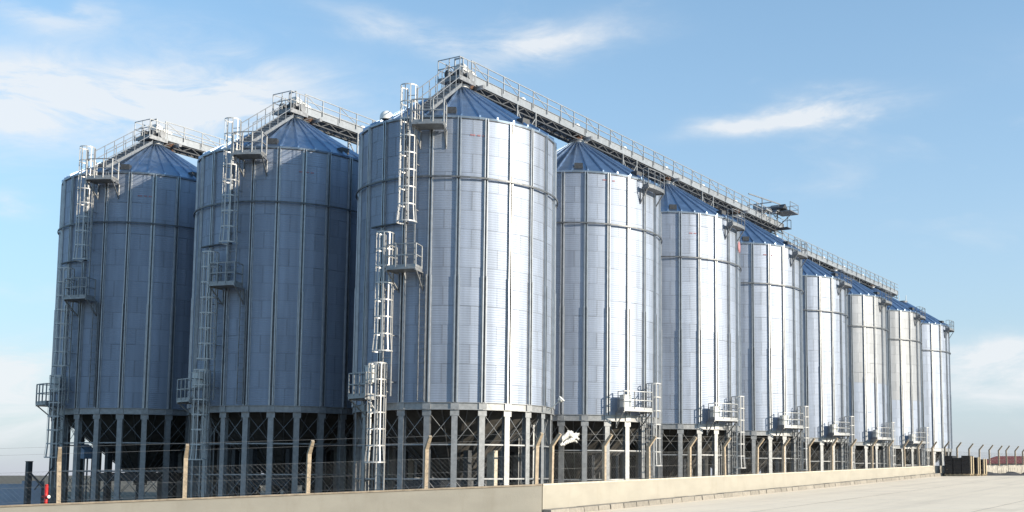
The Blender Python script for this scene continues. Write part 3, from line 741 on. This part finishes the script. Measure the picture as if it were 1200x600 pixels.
# ------------------------------------------------------------------ fences: concrete posts with cranked tops, chain link
def post_mesh(hs, hb, run, w=.13):
    b = MB(); h = w/2
    b.hexa([(-h, -h, -.25), (h, -h, -.25), (h, h, -.25), (-h, h, -.25), (-h, -h, hs), (h, -h, hs-.03), (h, h, hs-.03), (-h, h, hs)])
    t = .8
    b.hexa([(-h, -h, hs), (h, -h, hs-.03), (h, h, hs-.03), (-h, h, hs), (run-h*t, -h*t, hs+hb), (run+h*t*.7, -h*t, hs+hb-.06), (run+h*t*.7, h*t, hs+hb-.06), (run-h*t, h*t, hs+hb)])
    return b.mesh('post', MT['post'])
POST = post_mesh(1.42, .46, .36)
def fence(label, posts, outward, top_of, hl=1.05):
    root = empty('chain_link_fence', posts[0]); tag(root, label, 'fence', 'boundary fences with cranked concrete posts')
    ang = math.atan2(outward.y, outward.x)+(.32 if abs(outward.y) > .1 else 0); rr = random.Random(11)
    for p in posts:
        o = link('post', POST, root, p-posts[0], ang); o.rotation_euler = (rr.gauss(0, .012), rr.gauss(0, .012), ang+rr.gauss(0, .05))
        o.scale = (1, 1, rr.uniform(.97, 1.03))
    wi = MB(); cl = MB(); off = outward*.075
    for p, q in zip(posts, posts[1:]):
        P, Q = p-posts[0]+off, q-posts[0]+off; Ln = (Q-P).length; d = (Q-P)/Ln
        for z in (.08, .55, hl): wi.tube(P+Vector((0, 0, z)), Q+Vector((0, 0, z)), .004, 3, cap=False)
        e = outward*.35
        for k, z in ((.45, 1.62), (1.0, 1.84)): wi.tube(P+e*k+Vector((0, 0, z)), Q+e*k+Vector((0, 0, z)), .004, 3, cap=False)
        hgt = hl-.08; st = .16; k = -hgt
        while k < Ln:
            for s_ in (1, -1):
                a0, a1 = k, k+hgt; z0, z1 = (.08, hl) if s_ > 0 else (hl, .08)
                t0 = max(0, (0-a0)/hgt); t1 = min(1, (Ln-a0)/hgt)
                if t1 > t0:
                    A_ = P+d*(a0+hgt*t0)+Vector((0, 0, z0+(z1-z0)*t0)); B_ = P+d*(a0+hgt*t1)+Vector((0, 0, z0+(z1-z0)*t1))
                    cl.tube(A_, B_, .0016, 3, cap=False)
            k += st
    wi.build('line_wire', MT['wire'], root)
    tag(cl.build('chain_link_mesh', MT['wire'], root), kind='stuff')
    return root
def front_pt(px):
    # where the sight line through photo column px crosses the wall's centre line
    d = ray(px, 560); a = Vector((CAM.x, CAM.y)); u = Vector((d.x, d.y)); o_ = corner-n1*.14; b = Vector((o_.x, o_.y)); w = Vector((wdir.x, wdir.y))
    det = u.x*(-w.y)-u.y*(-w.x); rx, ry = b.x-a.x, b.y-a.y; s = (u.x*ry-u.y*rx)/det
    p = o_+wdir*s; return Vector((p.x, p.y, ftop(s)-.01))
fposts = [front_pt(p) for p in (628, 499, 361, 217, 70)]
stp = fposts[-1]-fposts[-2]; fposts.append(fposts[-1]+stp); fposts.append(fposts[-1]+stp)
fence('chain-link fence with leaning tan posts on the shaded left wall', fposts, n1, ftop)
sposts = []
for k, p in enumerate((646, 708, 760, 808, 849, 887, 918, 948, 975, 997, 1022, 1042, 1060, 1077, 1093, 1108, 1122, 1136, 1148, 1160, 1171, 1180, 1190, 1199, 1207, 1214)):
    q = at_x(p, 550, WX-.16); zz = wall_top(q.y) if q.y < YE else 2.36+.0075*(q.y-43)
    sposts.append(Vector((q.x, q.y, zz-.02)))
fence('long chain-link fence with cranked posts along the sunlit wall and stone wall', sposts, Vector((1, 0, 0)), None, 1.15)

# ------------------------------------------------------------------ small things
# pallets of black-wrapped crates past the wall's end
def pallet(label, base, rz, w, d, h, nlay):
    root = empty('loaded_pallet', base, rz); tag(root, label, 'pallet', 'loaded pallets at the wall end')
    b = MB()
    for y in (-d/2+.06, 0, d/2-.06): b.box(-w/2, w/2, y-.05, y+.05, 0, .10)
    for i in range(6): x = -w/2+.07+i*(w-.14)/5; b.box(x-.06, x+.06, -d/2, d/2, .102, .14)
    b.build('pallet_base', MT['wood'], root)
    rr = random.Random(int(base[1]*10))
    lh = (h-.14)/nlay; nx = 3
    for k in range(nlay):
        for i in range(nx):
            x0, x1 = -w/2+i*w/nx+.015, -w/2+(i+1)*w/nx-.015; j = rr.uniform(-.03, .03); hh = lh-.012
            if k == nlay-1: hh *= rr.uniform(.45, 1.2)
            c = MB(); c.box(x0, x1, -d/2+j, d/2+j, .142+k*lh, .142+k*lh+hh)
            c.box(x0+.03, x1-.03, d/2+j-.001, d/2+j+.012, .142+k*lh+hh*.25, .142+k*lh+hh*.75); c.box(x0+.05, x1-.05, -d/2+j-.012, -d/2+j+.001, .142+k*lh+hh*.25, .142+k*lh+hh*.75)
            c.build('crate', MT['black'] if (i < 2 or True) else MT['wood'], root)
    for y in (-d*.28, d*.28):
        s = MB(); s.box(w/2+.002, w/2+.05, y-.12, y+.12, .14, h*.96); s.build('timber_batten', MT['wood'], root)
    return root
pallet('first stack of black crates on a pallet touching the cream wall end', (11.5, 45.0, 1.62), 0, 1.9, 1.15, 1.5, 4)
pallet('middle stack of black crates with pale timber battens behind the first stack', (11.55, 46.75, 1.62), .03, 1.95, 1.1, 1.46, 4)
pallet('rear stack of black crates with pale timber battens, farthest from the camera', (11.6, 48.6, 1.62), -.03, 1.9, 1.15, 1.36, 4)

# far house with red roof
hc = at_depth(1185, 545, 230); hb_ = empty('red_roofed_house', (hc.x, hc.y, GZ), -YAW-.15)
tag(hb_, 'low house with dark red hipped roof behind the far fence', 'house')
zr = at_depth(1185, 534.5, 230).z-GZ; ze = at_depth(1185, 543.5, 230).z-GZ
b = MB(); b.box(-6.3, 9.5, -4, 4, 0, ze); b.build('wall', MT['housewall'], hb_)
b = MB()
e = [(-7.0, -4.6, ze), (10.2, -4.6, ze), (10.2, 4.6, ze), (-7.0, 4.6, ze)]; r0, r1 = (-2.8, 0, zr), (6.0, 0, zr)
b.quad([e[0], e[1], r1, r0]); b.quad([e[1], e[2], r1]); b.quad([e[2], e[3], r0, r1]); b.quad([e[3], e[0], r0]); b.quad(list(reversed(e)))
b.build('roof', MT['redroof'], hb_)
for x in (-4, 0, 4, 8):
    w = MB(); w.box(x-.5, x+.5, -4.05, -3.98, .9, 2.0); wo = w.build('window', MT['glass'], hb_)

# left edge: low blue-grey wall, dark braced post, red hydrant post
def L3(x, y, D): return at_depth(x, y, D)
D1 = 62.0
a = L3(-60, 567, D1); c = L3(52, 567, D1); s1 = L3(30, 563.5, D1)
bw = empty('low_wall', (c.x, c.y, GZ)); tag(bw, 'low blue-grey painted wall at the left edge beside the leftmost silo', 'wall')
u = (a-c); u.z = 0; Lw = u.length; u.normalize(); nn = Vector((-u.y, u.x, 0))
b = MB(); v0 = Vector((0, 0, 0))
def slab(b, s0, s1_, z0, z1, t): b.hexa([u*s0, u*s1_, u*s1_+nn*t, u*s0+nn*t] if False else [u*s0+Vector((0, 0, z0)), u*s1_+Vector((0, 0, z0)), u*s1_+nn*t+Vector((0, 0, z0)), u*s0+nn*t+Vector((0, 0, z0)), u*s0+Vector((0, 0, z1)), u*s1_+Vector((0, 0, z1)), u*s1_+nn*t+Vector((0, 0, z1)), u*s0+nn*t+Vector((0, 0, z1))])
zt = c.z-GZ
slab(b, 0, Lw, -.3, zt, .3); b.build('wall_face', MT['bluewall'], bw)
b = MB(); slab(b, 0, 1.05, zt+.002, zt+.16, .3); b.build('end_block', MT['bluewall'], bw)
D2 = 60.5
pt, pbm = L3(33, 541, D2), L3(33, 566, D2)
gp = empty('gate_post', (pbm.x, pbm.y, GZ)); tag(gp, 'dark steel gate post with slanting brace at the far left', 'post')
h_ = pt.z-GZ
b = MB(); b.beam((0, 0, 0), (0, 0, h_), .24, .24); b.box(-.14, .14, -.14, .14, h_, h_+.03); b.build('upright', MT['dark'], gp)
b = MB(); rt2 = Vector((RT.x, RT.y, 0)); b.beam(rt2*.1+Vector((0, 0, h_*.75)), rt2*.95+Vector((0, 0, .9)), .08, .08); b.beam(rt2*.35+Vector((0, 0, .95)), rt2*1.3+Vector((0, 0, 2.2)), .05, .05); b.build('brace', MT['dark'], gp)
hp2 = L3(53.5, 590, 50); hy = empty('hydrant_post', (hp2.x, hp2.y, GZ)); tag(hy, 'thin red hydrant post beside the leftmost silo legs', 'hydrant')
h_ = L3(53.5, 569, 50).z-GZ
b = MB(); b.tube((0, 0, 0), (0, 0, h_), .075, 12); b.tube((0, 0, h_), (0, 0, h_+.06), .09, 12, .05); b.build('stand_pipe', MT['red'], hy)
b = MB(); b.tube((-.16, 0, h_*.62), (.16, 0, h_*.62), .055, 10); b.tube((-.20, 0, h_*.62), (-.16, 0, h_*.62), .075, 10); b.build('outlet', MT['red'], hy)
b = MB(); b.tube((.16, 0, h_*.62), (.21, 0, h_*.62), .07, 10); b.build('outlet_cap', MT['white'], hy)

# left fence wires and a concrete upright beyond the blue wall
# things glimpsed between the silo legs
def plinth(label, px, ptop, X, w, h_off=0):
    p = at_x(px, ptop, X); b = MB(); q = w/2
    b.hexa([(-q, -q, 0), (q, -q, 0), (q, q, 0), (-q, q, 0), (-q, -q, p.z-GZ-.15), (q, -q, p.z-GZ), (q, q, p.z-GZ), (-q, q, p.z-GZ-.15)])
    o = b.build('concrete_stub', MT['cap2']); o.location = (p.x, p.y, GZ); tag(o, label, 'concrete post'); return o
plinth('pale pointed concrete stub under the big corner silo, left of centre', 477, 537, -1.9, .42)
plinth('pale concrete stub under the right half of the big corner silo', 577, 528, 2.6, .34)
# torn sheet tied between the legs of the second silo of the row
tr = MB(); P0 = at_x(655, 523, 2.75); rr = random.Random(9)
def strip(y0, z0, y1, z1, w0, w1, sag, n=14):
    prev = None
    for i in range(n+1):
        t = i/n; w = (w0+(w1-w0)*t)*(.75+.5*rr.random()); yy = y0+(y1-y0)*t; zz = z0+(z1-z0)*t-sag*math.sin(math.pi*t)
        x = .10*math.sin(7*t+z0*9); cur = ((x, yy, zz+w/2), (x+.05*math.sin(11*t), yy+.04, zz-w/2))
        if prev: tr.quad([prev[0], prev[1], cur[1], cur[0]], True)
        prev = cur
strip(0, .05, .75, .62, .10, .34, .02); strip(.1, .10, 1.35, .50, .12, .26, .10); strip(.75, .66, 1.75, .62, .34, .16, .05); strip(.9, .42, 1.7, .20, .22, .06, .02); strip(1.2, .55, 1.9, .40, .2, .1, .04)
o = tr.build('torn_sheet', MT['tarp']); o.location = P0; tag(o, 'torn white plastic sheet hanging between legs beside the corner silo', 'sheet')
md = o.modifiers.new('thick', 'SOLIDIFY'); md.thickness = .006
# blue discharge box under the leftmost silo
p = at_depth(101, 530, 62.5)
db = empty('discharge_box', (p.x, p.y, GZ)); tag(db, 'blue steel discharge box under the leftmost silo', 'box')
zc = p.z-GZ
b = MB(); b.hexa([(-.35, -.35, zc-.35), (.35, -.35, zc-.35), (.35, .35, zc-.35), (-.35, .35, zc-.35), (-.35, -.35, zc+.45), (.35, -.35, zc+.1), (.35, .35, zc+.1), (-.35, .35, zc+.45)]); b.build('box_body', MT['bluepaint'], db)
b = MB()
for x in (-.3, .3):
    for y_ in (-.3, .3): b.beam((x, y_, 0), (x, y_, zc-.352), .06, .06)
b.build('stand', MT['midsteel'], db)
